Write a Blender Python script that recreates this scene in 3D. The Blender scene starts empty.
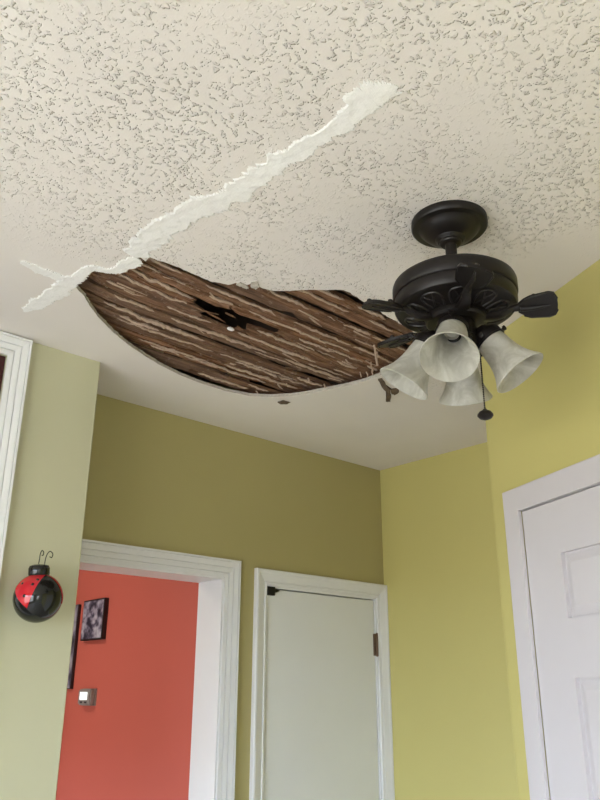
import bpy, bmesh, math, random
import numpy as np
from mathutils import Vector, Matrix, noise as mnoise
from mathutils.geometry import delaunay_2d_cdt

random.seed(7)
SC = bpy.context.scene
COL = SC.collection
PI = math.pi

# ------------------------------------------------------------------ camera
# frame: x along the back wall (right +), y into depth, z up; origin = back room corner on the floor
F_PX = 776.7
PITCH, ROLL, AZ = 0.362414, 0.003169, 0.8357
CAM = Vector((-2.418, -2.161, 1.6))
CEIL = 2.5


def w2l(p):                                             # camera-aligned ground frame -> room frame
    s, c = math.sin(AZ), math.cos(AZ)
    return Vector((p[0] * s + p[1] * c, -p[0] * c + p[1] * s, p[2]))


_fw = w2l((0, math.cos(PITCH), math.sin(PITCH)))
_up0 = w2l((0, -math.sin(PITCH), math.cos(PITCH)))
_rt0 = w2l((1, 0, 0))
_rt = _rt0 * math.cos(ROLL) + _up0 * math.sin(ROLL)
_up = -_rt0 * math.sin(ROLL) + _up0 * math.cos(ROLL)
cam_d = bpy.data.cameras.new('camera')
cam_d.sensor_fit = 'VERTICAL'
cam_d.sensor_height = 32.0
cam_d.sensor_width = 24.0
cam_d.lens = F_PX / 800 * 32.0
cam_d.clip_start = 0.02
cam = bpy.data.objects.new('camera', cam_d)
COL.objects.link(cam)
cam.matrix_world = Matrix(((_rt.x, _up.x, -_fw.x, CAM.x), (_rt.y, _up.y, -_fw.y, CAM.y),
                           (_rt.z, _up.z, -_fw.z, CAM.z), (0, 0, 0, 1)))
SC.camera = cam


def ray(x, y):
    return (_rt * (x - 300) + _up * (400 - y) + _fw * F_PX)


def on_ceil(x, y, z=CEIL):                              # where a photo pixel meets the plane of height z
    d = ray(x, y)
    return CAM + d * ((z - CAM.z) / d.z)


def on_plane(x, y, p, n):
    d = ray(x, y)
    return CAM + d * ((p - CAM).dot(n) / d.dot(n))


# ------------------------------------------------------------------ world, windows' daylight, exposure
SC.view_settings.view_transform = 'Standard'
SC.view_settings.look = 'None'
SC.view_settings.gamma = 1.0
SC.view_settings.use_curve_mapping = False
SC.view_settings.exposure = 0.0
WORLD_STRENGTH = 18.2
wd = bpy.data.worlds.new('daylight')
SC.world = wd
wd.use_nodes = True
nt = wd.node_tree
nt.nodes.clear()
wo = nt.nodes.new('ShaderNodeOutputWorld')
wb = nt.nodes.new('ShaderNodeBackground')
wtc = nt.nodes.new('ShaderNodeTexCoord')
wsep = nt.nodes.new('ShaderNodeSeparateXYZ')
wr = nt.nodes.new('ShaderNodeValToRGB')
wr.color_ramp.elements[0].position = 0.495
wr.color_ramp.elements[0].color = (0.38, 0.385, 0.38, 1)      # lawn and paving below the horizon
wr.color_ramp.elements[1].position = 0.505
wr.color_ramp.elements[1].color = (0.76, 0.90, 1.12, 1)       # bright overcast sky
wm = nt.nodes.new('ShaderNodeMath'); wm.operation = 'MULTIPLY_ADD'
wm.inputs[1].default_value = 0.5; wm.inputs[2].default_value = 0.5
nt.links.new(wtc.outputs['Generated'], wsep.inputs[0])
nt.links.new(wsep.outputs['Z'], wm.inputs[0])
nt.links.new(wm.outputs[0], wr.inputs[0])
nt.links.new(wr.outputs[0], wb.inputs['Color'])
wb.inputs['Strength'].default_value = WORLD_STRENGTH
nt.links.new(wb.outputs[0], wo.inputs[0])


def portal(name, loc, direction, sx, sy):               # guides sky sampling through a window opening
    l = bpy.data.lights.new(name, 'AREA')
    l.shape = 'RECTANGLE'; l.size = sx; l.size_y = sy
    l.cycles.is_portal = True
    o = bpy.data.objects.new(name, l)
    COL.objects.link(o)
    o.location = loc
    o.rotation_euler = Vector(direction).to_track_quat('-Z', 'Y').to_euler()
    return o


WEST_U, REAR_V = -4.2, -3.9
WIN1 = (-3.0, -0.35, 0.55, 2.10)      # v0, v1, z0, z1 on the west wall
WIN2 = (-3.6, -3.0, 1.05, 2.0)         # u0, u1, z0, z1 on the rear wall
HALL_W = -2.3
WIN3 = (0.5, 1.3, 0.4, 1.5)            # v0, v1, z0, z1 on the hall's far side
portal('window_portal', (WEST_U - 0.02, (WIN1[0] + WIN1[1]) / 2, (WIN1[2] + WIN1[3]) / 2), (1, 0, 0), WIN1[3] - WIN1[2], WIN1[1] - WIN1[0])
portal('window_portal', ((WIN2[0] + WIN2[1]) / 2, REAR_V - 0.02, (WIN2[2] + WIN2[3]) / 2), (0, 1, 0), WIN2[1] - WIN2[0], WIN2[3] - WIN2[2])
portal('window_portal', (HALL_W - 0.02, (WIN3[0] + WIN3[1]) / 2, (WIN3[2] + WIN3[3]) / 2), (1, 0, 0), WIN3[3] - WIN3[2], WIN3[1] - WIN3[0])

hl = bpy.data.lights.new('hall_added_light', 'AREA')       # unseen light added to brighten the upper coral wall
hl.shape = 'DISK'; hl.size = 0.3; hl.energy = 8.5; hl.color = (1.0, 0.93, 0.84)
hlo = bpy.data.objects.new('hall_added_light', hl)
COL.objects.link(hlo)
hlo.location = (-1.65, 0.85, CEIL - 0.02)

# ------------------------------------------------------------------ materials


class NT:
    def __init__(self, name):
        self.m = bpy.data.materials.new(name)
        self.m.use_nodes = True
        self.t = self.m.node_tree
        self.t.nodes.clear()
        self.out = self.t.nodes.new('ShaderNodeOutputMaterial')
        self.b = self.n('ShaderNodeBsdfPrincipled')
        self.l(self.b.outputs[0], self.out.inputs['Surface'])

    def n(self, typ, **kw):
        nd = self.t.nodes.new(typ)
        for k, v in kw.items():
            setattr(nd, k, v)
        return nd

    def l(self, a, b):
        self.t.links.new(a, b)

    def coord(self, which='Object', scale=None, rot=None):
        tc = self.n('ShaderNodeTexCoord')
        if scale is None:
            return tc.outputs[which]
        mp = self.n('ShaderNodeMapping')
        mp.inputs['Scale'].default_value = scale
        if rot:
            mp.inputs['Rotation'].default_value = rot
        self.l(tc.outputs[which], mp.inputs[0])
        return mp.outputs[0]

    def noise(self, vec, scale, detail=3, rough=0.5, dist=0.0):
        nd = self.n('ShaderNodeTexNoise')
        nd.inputs['Scale'].default_value = scale
        nd.inputs['Detail'].default_value = detail
        nd.inputs['Roughness'].default_value = rough
        nd.inputs['Distortion'].default_value = dist
        self.l(vec, nd.inputs['Vector'])
        return nd.outputs['Fac']

    def maprange(self, v, a, b, c=0.0, d=1.0, smooth=True):
        nd = self.n('ShaderNodeMapRange')
        if smooth:
            nd.interpolation_type = 'SMOOTHSTEP'
        for i, x in zip((1, 2, 3, 4), (a, b, c, d)):
            nd.inputs[i].default_value = x
        self.l(v, nd.inputs[0])
        return nd.outputs[0]

    def math(self, op, a, b=None):
        nd = self.n('ShaderNodeMath', operation=op)
        for i, x in ((0, a), (1, b)):
            if x is None:
                continue
            if isinstance(x, (int, float)):
                nd.inputs[i].default_value = x
            else:
                self.l(x, nd.inputs[i])
        return nd.outputs[0]

    def ramp(self, v, stops):
        nd = self.n('ShaderNodeValToRGB')
        e = nd.color_ramp.elements
        while len(e) < len(stops):
            e.new(0.5)
        for x, (p, c) in zip(e, stops):
            x.position = p
            x.color = (*c, 1)
        self.l(v, nd.inputs[0])
        return nd.outputs[0]

    def mix(self, fac, a, b, blend='MIX'):
        nd = self.n('ShaderNodeMix', data_type='RGBA', blend_type=blend)
        for i, x in ((0, fac), (6, a), (7, b)):
            if isinstance(x, (int, float)):
                nd.inputs[i].default_value = x
            elif isinstance(x, tuple):
                nd.inputs[i].default_value = (*x, 1)
            else:
                self.l(x, nd.inputs[i])
        return nd.outputs[2]

    def bump(self, h, strength, dist):
        nd = self.n('ShaderNodeBump')
        nd.inputs['Strength'].default_value = strength
        nd.inputs['Distance'].default_value = dist
        self.l(h, nd.inputs['Height'])
        self.l(nd.outputs[0], self.b.inputs['Normal'])
        return nd

    def set(self, **kw):
        for k, v in kw.items():
            s = self.b.inputs[k]
            if isinstance(v, tuple):
                s.default_value = (*v, 1) if len(v) == 3 else v
            elif isinstance(v, (int, float)):
                s.default_value = v
            else:
                self.l(v, s)
        return self


def paint(name, c, rough=0.6, var=0.05, bump=0.12, spec=0.3):
    k = NT(name)
    co = k.coord()
    v = k.noise(co, 2.2, 4)
    c2 = tuple(x * (1 - 2 * var) for x in c)
    k.set(**{'Base Color': k.mix(v, c, c2), 'Roughness': rough, 'Specular IOR Level': spec})
    k.bump(k.noise(co, 160, 3), bump, 0.002)
    return k.m


def plain(name, c, rough=0.5, metal=0.0, spec=0.5, var=0.12, scale=30, bump=0.0):
    k = NT(name)
    co = k.coord()
    n = k.noise(co, scale, 3)
    k.set(**{'Base Color': k.mix(n, c, tuple(x * (1 - 2 * var) for x in c)), 'Roughness': rough,
             'Metallic': metal, 'Specular IOR Level': spec})
    if bump:
        k.bump(k.noise(co, scale * 4, 3), bump, 0.002)
    return k.m


def ceiling_material():
    k = NT('ceiling_knockdown')
    co = k.coord()
    sep = k.n('ShaderNodeSeparateXYZ'); k.l(co, sep.inputs[0])
    warp = k.n('ShaderNodeTexNoise'); warp.inputs['Scale'].default_value = 75; warp.inputs['Detail'].default_value = 1.0
    k.l(co, warp.inputs['Vector'])
    wv = k.n('ShaderNodeVectorMath', operation='MULTIPLY_ADD')
    k.l(warp.outputs['Color'], wv.inputs[0]); wv.inputs[1].default_value = (0.024, 0.024, 0.024); k.l(co, wv.inputs[2])

    def dabs(scale, r0, r1, keep):
        vo = k.n('ShaderNodeTexVoronoi'); vo.inputs['Scale'].default_value = scale
        k.l(wv.outputs[0], vo.inputs['Vector'])
        sp = k.n('ShaderNodeSeparateColor'); k.l(vo.outputs['Color'], sp.inputs[0])
        on = k.math('GREATER_THAN', sp.outputs[0], keep)
        return k.math('MULTIPLY', k.maprange(vo.outputs['Distance'], r0, r1, 1.0, 0.0), on)
    h = k.math('MAXIMUM', dabs(86, 0.18, 0.40, 0.32), k.math('MULTIPLY', dabs(122, 0.15, 0.38, 0.45), 0.8))
    cl = k.maprange(k.noise(co, 4.2, 4, 0.62), 0.36, 0.58, 0.10, 1.0)
    # the trowelled-smooth far strip and the smooth bay beside the fan
    far = k.maprange(sep.outputs['Y'], -0.95, -0.66, 1.0, 0.03)
    dist = k.n('ShaderNodeVectorMath', operation='DISTANCE')
    k.l(co, dist.inputs[0]); dist.inputs[1].default_value = (-0.86, -1.32, CEIL)
    bay = k.maprange(dist.outputs['Value'], 0.14, 0.36, 0.04, 1.0)
    hh = k.math('MULTIPLY', k.math('MULTIPLY', h, cl), k.math('MULTIPLY', far, bay))
    fine = k.noise(co, 230, 2)
    hh = k.math('ADD', hh, k.math('MULTIPLY', fine, 0.06))
    k.bump(hh, 1.0, 0.0047)
    col = k.ramp(k.noise(co, 1.6, 4), [(0.3, (0.73, 0.68, 0.63)), (0.7, (0.82, 0.77, 0.715))])
    k.set(**{'Base Color': col, 'Roughness': 0.85, 'Specular IOR Level': 0.15})
    return k.m


def lath_material():
    k = NT('old_lath_wood')
    co = k.coord(scale=(2.0, 26, 26))
    oi = k.n('ShaderNodeObjectInfo')
    off = k.n('ShaderNodeVectorMath', operation='ADD')
    k.l(co, off.inputs[0]); 
    sc = k.n('ShaderNodeVectorMath', operation='SCALE'); sc.inputs[0].default_value = (7, 3, 5)
    k.l(oi.outputs['Random'], sc.inputs['Scale']); k.l(sc.outputs[0], off.inputs[1])
    g = k.noise(off.outputs[0], 3.5, 6, 0.65, 0.6)
    col = k.ramp(g, [(0.28, (0.050, 0.020, 0.010)), (0.45, (0.155, 0.074, 0.038)), (0.6, (0.290, 0.152, 0.083)), (0.78, (0.46, 0.300, 0.200))])
    grey = k.mix(k.math('MULTIPLY', oi.outputs['Random'], 0.6), col, (0.15, 0.105, 0.078))
    dust = k.noise(k.coord(), 55, 4, 0.7)
    c2 = k.mix(k.maprange(dust, 0.56, 0.74, 0, 0.55), grey, (0.40, 0.31, 0.23))
    k.set(**{'Base Color': c2, 'Roughness': 0.9, 'Specular IOR Level': 0.15})
    k.bump(k.math('ADD', g, k.math('MULTIPLY', dust, 0.5)), 0.9, 0.006)
    return k.m


def shade_material():
    k = NT('frosted_alabaster_glass')
    co = k.coord()
    n = k.noise(co, 16, 5, 0.62, 1.6)
    col = k.ramp(n, [(0.35, (0.54, 0.525, 0.46)), (0.5, (0.65, 0.635, 0.57)), (0.68, (0.82, 0.81, 0.76))])
    k.set(**{'Base Color': col, 'Roughness': 0.28, 'Specular IOR Level': 0.5})
    tr = k.n('ShaderNodeBsdfTranslucent'); k.l(col, tr.inputs[0])
    mx = k.n('ShaderNodeMixShader'); mx.inputs[0].default_value = 0.42
    k.l(k.b.outputs[0], mx.inputs[1]); k.l(tr.outputs[0], mx.inputs[2])
    tp = k.n('ShaderNodeBsdfTransparent'); tp.inputs[0].default_value = (0.95, 0.94, 0.9, 1)
    m2 = k.n('ShaderNodeMixShader'); m2.inputs[0].default_value = 0.10
    k.l(mx.outputs[0], m2.inputs[1]); k.l(tp.outputs[0], m2.inputs[2])
    k.l(m2.outputs[0], k.out.inputs['Surface'])
    return k.m


def pane_material():
    k = NT('window_glass')
    tp = k.n('ShaderNodeBsdfTransparent')
    gl = k.n('ShaderNodeBsdfGlossy'); gl.inputs['Roughness'].default_value = 0.02
    mx = k.n('ShaderNodeMixShader'); mx.inputs[0].default_value = 0.05
    k.l(tp.outputs[0], mx.inputs[1]); k.l(gl.outputs[0], mx.inputs[2])
    k.l(mx.outputs[0], k.out.inputs['Surface'])
    return k.m


def photo_material(seed):
    k = NT('monochrome_print')
    co = k.coord('Generated', scale=(1, 1, 1))
    sh = k.n('ShaderNodeVectorMath', operation='ADD'); k.l(co, sh.inputs[0]); sh.inputs[1].default_value = (seed, seed * 2, 0)
    n = k.noise(sh.outputs[0], 4.6, 2.5, 0.5, 0.1)
    col = k.ramp(n, [(0.36, (0.02, 0.016, 0.03)), (0.47, (0.12, 0.10, 0.14)), (0.55, (0.27, 0.24, 0.30)), (0.7, (0.48, 0.45, 0.50))])
    k.set(**{'Base Color': col, 'Roughness': 0.35})
    return k.m


M = {}
M['ceiling'] = ceiling_material()
M['compound'] = plain('joint_compound', (0.90, 0.885, 0.85), 0.8, spec=0.2, var=0.03, scale=60, bump=0.35)
M['gypsum'] = plain('broken_plaster_edge', (0.68, 0.62, 0.53), 0.95, spec=0.1, var=0.25, scale=120, bump=0.6)
M['tan_plaster'] = plain('tan_scratch_plaster', (0.64, 0.475, 0.355), 0.95, spec=0.1, var=0.24, scale=90, bump=0.6)
M['brown_scrap'] = plain('torn_brown_backing', (0.23, 0.17, 0.12), 0.95, spec=0.1, var=0.3, scale=150, bump=0.6)
M['lath'] = lath_material()
M['dark_wood'] = plain('old_joist_wood', (0.07, 0.045, 0.03), 0.95, var=0.2)
M['wall'] = paint('olive_wall_paint', (0.455, 0.40, 0.175), 0.55)
M['wall_washed'] = paint('daylight_washed_olive_paint', (0.560, 0.545, 0.365), 0.5)  # wall olive made paler: daylight washing out the left wall, put into its colour
M['wall_yellow'] = paint('yellow_green_wall_paint', (0.555, 0.495, 0.180), 0.55)
M['coral'] = paint('coral_wall_paint', (0.57, 0.125, 0.088), 0.55)
M['white_wall'] = paint('white_wall_paint', (0.75, 0.73, 0.68), 0.6)
M['trim'] = plain('white_trim_gloss', (0.79, 0.79, 0.785), 0.4, var=0.02, scale=18)
M['door_white'] = plain('white_door_paint', (0.80, 0.81, 0.80), 0.4, var=0.03, scale=6)
M['door_right'] = plain('pinkish_white_door_paint', (0.60, 0.565, 0.565), 0.42, var=0.04, scale=6)
M['maroon'] = plain('dark_mahogany', (0.055, 0.008, 0.008), 0.3, var=0.2, scale=14)
M['floor'] = plain('warm_oak_floor', (0.48, 0.42, 0.36), 0.4, var=0.12, scale=5)
M['bronze'] = plain('oil_rubbed_bronze', (0.013, 0.010, 0.009), 0.42, metal=0.1, spec=0.35, var=0.2, scale=40)
M['bronze_wear'] = plain('worn_bronze_fitting', (0.030, 0.025, 0.024), 0.42, metal=0.3, var=0.2, scale=40)
M['shade'] = shade_material()
M['black_gloss'] = plain('black_glazed_ceramic', (0.008, 0.009, 0.008), 0.07, var=0.1)
M['red_gloss'] = plain('red_glazed_ceramic', (0.50, 0.012, 0.02), 0.07, var=0.05)
M['wire'] = plain('dark_green_wire', (0.05, 0.05, 0.03), 0.4, metal=0.5)
M['hinge'] = plain('antique_brass_hinge', (0.16, 0.10, 0.065), 0.45, metal=0.7)
M['black_metal'] = plain('black_iron_latch', (0.012, 0.011, 0.010), 0.5, metal=0.3)
M['porcelain'] = plain('cream_porcelain', (0.55, 0.53, 0.47), 0.4)
M['pane'] = pane_material()
M['frame_black'] = plain('black_frame_edge', (0.02, 0.012, 0.014), 0.4)
M['print'] = photo_material(0.3)
M['print2'] = photo_material(3.7)
M['thermo'] = plain('taupe_plastic', (0.30, 0.26, 0.24), 0.45, var=0.05)
M['nickel'] = plain('brushed_nickel', (0.45, 0.43, 0.40), 0.3, metal=0.9)
k = NT('lit_thermostat_screen')
k.set(**{'Base Color': (0.9, 0.95, 0.95), 'Emission Color': (0.92, 1.0, 0.98), 'Emission Strength': 0.9})
M['screen'] = k.m

# ------------------------------------------------------------------ mesh helpers


def obj(name, bm, mat, parent=None, smooth=False, recalc=True):
    if recalc:
        bmesh.ops.recalc_face_normals(bm, faces=bm.faces)
    me = bpy.data.meshes.new(name)
    bm.to_mesh(me)
    bm.free()
    for m in (mat if isinstance(mat, (list, tuple)) else [mat]):
        me.materials.append(M[m])
    if smooth:
        for p in me.polygons:
            p.use_smooth = True
        try:
            me.set_sharp_from_angle(angle=math.radians(38))
        except Exception:
            pass
    o = bpy.data.objects.new(name, me)
    COL.objects.link(o)
    if parent is not None:
        o.parent = parent
    return o


def struct(o):
    o['kind'] = 'structure'
    return o


def tag(o, label, cat, group=None):
    o['label'] = label
    o['category'] = cat
    if group:
        o['group'] = group
    return o


def add_box(bm, a, b, mat=None):
    vs = [bm.verts.new((x, y, z)) for x in (a[0], b[0]) for y in (a[1], b[1]) for z in (a[2], b[2])]
    fs = []
    for q in ((0, 1, 3, 2), (4, 6, 7, 5), (0, 4, 5, 1), (2, 3, 7, 6), (0, 2, 6, 4), (1, 5, 7, 3)):
        f = bm.faces.new([vs[i] for i in q])
        if mat is not None:
            f.material_index = mat
        fs.append(f)
    return vs


def box_in(bm, o, ax, n, x0, x1, z0, z1, d0, d1):
    """box in a wall frame: along ax, up, out along n"""
    vs = []
    for x in (x0, x1):
        for d in (d0, d1):
            for z in (z0, z1):
                vs.append(bm.verts.new(o + ax * x + n * d + Vector((0, 0, z))))
    for q in ((0, 1, 3, 2), (4, 6, 7, 5), (0, 4, 5, 1), (2, 3, 7, 6), (0, 2, 6, 4), (1, 5, 7, 3)):
        bm.faces.new([vs[i] for i in q])
    return vs


def lathe(bm, prof, seg=48, mtx=None, close=False):
    rings = []
    for r, z in prof:
        ring = []
        if r < 1e-6:
            ring = [bm.verts.new((0, 0, z))]
        else:
            for i in range(seg):
                a = 2 * PI * i / seg
                ring.append(bm.verts.new((r * math.cos(a), r * math.sin(a), z)))
        rings.append(ring)
    pairs = list(zip(rings, rings[1:]))
    if close:
        pairs.append((rings[-1], rings[0]))
    for A, B in pairs:
        for i in range(seg):
            j = (i + 1) % seg
            if len(A) == 1 and len(B) == 1:
                continue
            if len(A) == 1:
                bm.faces.new((A[0], B[i], B[j]))
            elif len(B) == 1:
                bm.faces.new((A[i], A[j], B[0]))
            else:
                bm.faces.new((A[i], A[j], B[j], B[i]))
    if mtx is not None:
        vs = [v for r in rings for v in r]
        bmesh.ops.transform(bm, matrix=mtx, verts=vs)
    return rings


def tube(bm, pts, rad, seg=10, caps=True):
    pts = [Vector(p) for p in pts]
    if not isinstance(rad, (list, tuple)):
        rad = [rad] * len(pts)
    rings = []
    prev = None
    for i, p in enumerate(pts):
        t = (pts[min(i + 1, len(pts) - 1)] - pts[max(i - 1, 0)]).normalized()
        if prev is None:
            a = t.orthogonal().normalized()
        else:
            a = (prev - t * prev.dot(t)).normalized()
        prev = a
        b = t.cross(a)
        rings.append([bm.verts.new(p + (a * math.cos(2 * PI * k / seg) + b * math.sin(2 * PI * k / seg)) * rad[i]) for k in range(seg)])
    for A, B in zip(rings, rings[1:]):
        for k in range(seg):
            j = (k + 1) % seg
            bm.faces.new((A[k], A[j], B[j], B[k]))
    if caps:
        bm.faces.new(rings[0]); bm.faces.new(rings[-1])
    return rings


def spline(pts, n=8):
    pts = [Vector(p) for p in pts]
    out = []
    for i in range(len(pts) - 1):
        p0, p1, p2, p3 = pts[max(i - 1, 0)], pts[i], pts[i + 1], pts[min(i + 2, len(pts) - 1)]
        for k in range(n):
            t = k / n
            out.append(0.5 * ((2 * p1) + (p2 - p0) * t + (2 * p0 - 5 * p1 + 4 * p2 - p3) * t * t + (3 * p1 - p0 - 3 * p2 + p3) * t ** 3))
    out.append(pts[-1])
    return out


def fbm(x, y, z=0.0, s=1.0):
    return mnoise.fractal(Vector((x * s, y * s, z)), 1.0, 2.0, 4)


X, Y, Z = Vector((1, 0, 0)), Vector((0, 1, 0)), Vector((0, 0, 1))

# ------------------------------------------------------------------ room shell
TOP = 2.76
bm = bmesh.new()
add_box(bm, (-4.35, -4.05, -0.06), (0.12, 4.0, 0.0))
struct(obj('floor', bm, 'floor'))

# angled wall frame (22.5 degrees off the right wall)
P1 = on_ceil(600, 259); P1.z = 0
AD = Vector((math.cos(math.radians(67.5)), math.sin(math.radians(67.5)), 0))
AN = Vector((-AD.y, AD.x, 0))
S_END = (on_plane(487.5, 440, P1, AN) - P1).dot(AD)         # the outer corner
CORNER = P1 + AD * S_END


def wall_rects(name, o, ax, n, rects, thick, mat='wall'):
    bm = bmesh.new()
    for x0, x1, z0, z1 in rects:
        box_in(bm, o, ax, n, x0, x1, z0, z1, -thick, 0.0)
    return struct(obj(name, bm, mat))


def rects_with_openings(x0, x1, z1, ops):
    """ops: (a, b, zlow, zhigh) openings sorted along x"""
    out = []
    cur = x0
    for a, b, lo, hi in ops:
        out.append((cur, a, 0, z1))
        if lo > 0:
            out.append((a, b, 0, lo))
        out.append((a, b, hi, z1))
        cur = b
    out.append((cur, x1, 0, z1))
    return [r for r in out if r[1] - r[0] > 1e-4]


CF = -0.237                                   # face of the left wall
CE = -1.461                                   # its outer corner
JR, JT = -0.814, 1.969                        # hall opening right jamb, head
JL = -1.425
DL, DR, DT = -0.629, -0.047, 1.967            # closet opening
LD0, LD1, LDT = -2.60, -1.728, 2.440          # dark door in the left wall
wall_left = wall_rects('wall_left', Vector((0, CF, 0)), X, -Y, rects_with_openings(WEST_U, CE, TOP, [(LD0, LD1, 0, LDT)]), 0.237, 'wall_washed')
wall_back = wall_rects('wall_back', Vector((0, 0, 0)), X, -Y, rects_with_openings(WEST_U, 0.1, TOP, [(JL, JR, 0, JT), (DL, DR, 0, DT)]), 0.125)
wall_right = wall_rects('wall_right', Vector((0, 0, 0)), Y, -X, [(-1.2, 0.0, 0, TOP)], 0.1, 'wall_yellow')
RD_L, RD_R, RDT = 0.380, -0.46, 2.018         # right door opening along AD
wall_ang = wall_rects('wall_angled', P1, AD, AN, rects_with_openings(-3.0, S_END, TOP, [(RD_R, RD_L, 0, RDT)]), 0.12, 'wall_yellow')
wall_rects('wall_niche', Vector((0, CORNER.y, 0)), X, Y, [(CORNER.x + 0.02, 0.0, 0, TOP)], 0.08)
wall_rects('wall_west', Vector((WEST_U, 0, 0)), Y, X, rects_with_openings(-4.0, CF, TOP, [WIN1]), 0.12, 'white_wall')
wall_rects('wall_rear', Vector((0, REAR_V, 0)), X, Y, rects_with_openings(WEST_U, -1.7, TOP, [WIN2]), 0.12, 'white_wall')
wall_rects('wall_closet', Vector((0, 0.40, 0)), X, -Y, [(-0.7, 0.1, 0, TOP)], 0.05, 'white_wall')
wall_rects('wall_closet_side', Vector((0.05, 0, 0)), Y, -X, [(0.125, 0.4, 0, TOP)], 0.05, 'white_wall')
wall_rects('door_light_blocker', P1 - AN * 0.125, AD, AN, [(RD_R - 0.1, RD_L + 0.1, 0, TOP)], 0.02, 'white_wall')  # added slab, stops outside light leaking round the angled wall's door
# hall beyond the opening
HU = -0.80
wall_hall = wall_rects('wall_hall', Vector((HU, 0, 0)), Y, -X, [(0.125, 3.9, 0, TOP)], 0.1, 'coral')
wall_rects('wall_hall_far', Vector((0, 3.8, 0)), X, -Y, [(HALL_W, HU, 0, TOP)], 0.1, 'white_wall')
wall_rects('wall_hall_window', Vector((HALL_W, 0, 0)), Y, X, rects_with_openings(0.125, 3.9, TOP, [WIN3]), 0.1, 'white_wall')
bm = bmesh.new()
add_box(bm, (HALL_W, 0.125, CEIL), (HU, 3.8, CEIL + 0.03))
struct(obj('ceiling_hall', bm, 'white_wall'))
bm = bmesh.new()
add_box(bm, (-4.35, -4.05, TOP), (0.12, 4.0, TOP + 0.05))
struct(obj('roof_deck', bm, 'dark_wood'))

# rounded corner beads
for nm, par, p, d1, d2 in (('corner_bead', wall_left, Vector((CE, CF, 0)), X, -Y), ('corner_bead', wall_ang, CORNER.copy(), AD, AN)):
    bm = bmesh.new()
    r = 0.0045
    ring = [p + (d1 * math.cos(a) + d2 * math.sin(a)) * r - (d1 + d2) * r * 0.55 for a in np.linspace(-0.6, PI / 2 + 0.6, 9)]
    lo = [bm.verts.new(q) for q in ring]
    hi = [bm.verts.new(q + Z * CEIL) for q in ring]
    for i in range(len(ring) - 1):
        bm.faces.new((lo[i], lo[i + 1], hi[i + 1], hi[i]))
    obj(nm, bm, 'wall_washed' if par is wall_left else 'wall_yellow', par, smooth=True)

# windows behind and beside the camera, the room's daylight


def window(idx, o, ax, n, x0, x1, z0, z1):
    bm = bmesh.new()
    f = 0.05
    for a, b, c, d in ((x0, x1, z0, z0 + f), (x0, x1, z1 - f, z1), (x0, x0 + f, z0 + f, z1 - f), (x1 - f, x1, z0 + f, z1 - f),
                       ((x0 + x1) / 2 - 0.025, (x0 + x1) / 2 + 0.025, z0 + f, z1 - f)):
        box_in(bm, o, ax, n, a, b, c, d, -0.09, -0.03)
    w = struct(obj('window_%d' % idx, bm, 'trim'))
    bm = bmesh.new()
    vs = [bm.verts.new(o + ax * x - n * 0.06 + Z * z) for x, z in ((x0 + f, z0 + f), (x1 - f, z0 + f), (x1 - f, z1 - f), (x0 + f, z1 - f))]
    bm.faces.new(vs)
    obj('pane', bm, 'pane', w)
    bm = bmesh.new()
    box_in(bm, o, ax, n, x0 - 0.05, x1 + 0.05, z0 - 0.03, z0, -0.03, 0.05)
    obj('window_sill', bm, 'trim', w)


window(1, Vector((WEST_U, 0, 0)), Y, X, *WIN1)
window(2, Vector((0, REAR_V, 0)), X, Y, *WIN2)
window(3, Vector((HALL_W, 0, 0)), Y, X, *WIN3)

# ------------------------------------------------------------------ ceiling with the hole
HOLE_PX = [(74, 284), (79, 280), (87, 276), (91, 270), (100, 272), (110, 273), (118, 273), (125, 269), (133, 262), (140, 257), (146, 261), (150, 257),
           (160, 261), (172, 265), (187, 271), (200, 277), (212, 282), (228, 285), (236, 283), (246, 286), (251, 283), (257, 281), (260, 287),
           (272, 291), (285, 291), (300, 290), (315, 290), (330, 290), (343, 290), (352, 294), (362, 301), (375, 309), (390, 318), (402, 325), (412, 331),
           (421, 338), (426, 345), (420, 353), (408, 361), (394, 369), (378, 376), (365, 381), (350, 385), (330, 389), (310, 393), (290, 396), (270, 397), (250, 396),
           (225, 391), (200, 383), (180, 375), (160, 365), (145, 356), (130, 346), (115, 334), (107, 326), (97, 316), (90, 306), (84, 296), (78, 290)]
hp = [on_ceil(x, y) for x, y in HOLE_PX]
HOLE = []
for i in range(len(hp)):
    a, b = hp[i], hp[(i + 1) % len(hp)]
    n = max(2, int((b - a).length / 0.006))
    for k in range(n):
        q = a.lerp(b, k / n)
        amp = 0.0035 if i < 36 else 0.0016
        d = Vector((fbm(q.x, q.y, 1.3, 55), fbm(q.x, q.y, 8.1, 55), 0)) * amp
        HOLE.append(q + d)
outer = [Vector((-4.2, -4.0, CEIL)), Vector((0.0, -4.0, CEIL)), Vector((0.0, 0.0, CEIL)), Vector((-4.2, 0.0, CEIL))]
pts2 = [Vector((p.x, p.y)) for p in outer + HOLE]
no, nh = len(outer), len(HOLE)
edges = [(i, (i + 1) % no) for i in range(no)] + [(no + i, no + (i + 1) % nh) for i in range(nh)]
vco, _, faces, _, _, _ = delaunay_2d_cdt(pts2, edges, [], 0, 1e-6)


def in_poly(x, y, poly):
    c = False
    j = len(poly) - 1
    for i in range(len(poly)):
        a, b = poly[i], poly[j]
        if (a.y > y) != (b.y > y) and x < (b.x - a.x) * (y - a.y) / (b.y - a.y) + a.x:
            c = not c
        j = i
    return c


THK = 0.009
bm = bmesh.new()
vs = [bm.verts.new((p.x, p.y, CEIL)) for p in vco]
for f in faces:
    cx = sum(vco[i].x for i in f) / len(f); cy = sum(vco[i].y for i in f) / len(f)
    if in_poly(cx, cy, HOLE):
        continue
    bm.faces.new([vs[i] for i in f])
bmesh.ops.recalc_face_normals(bm, faces=bm.faces)
for f in bm.faces:
    if f.normal.z > 0:
        f.normal_flip()
ceiling = struct(obj('ceiling', bm, 'ceiling', recalc=False))

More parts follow.
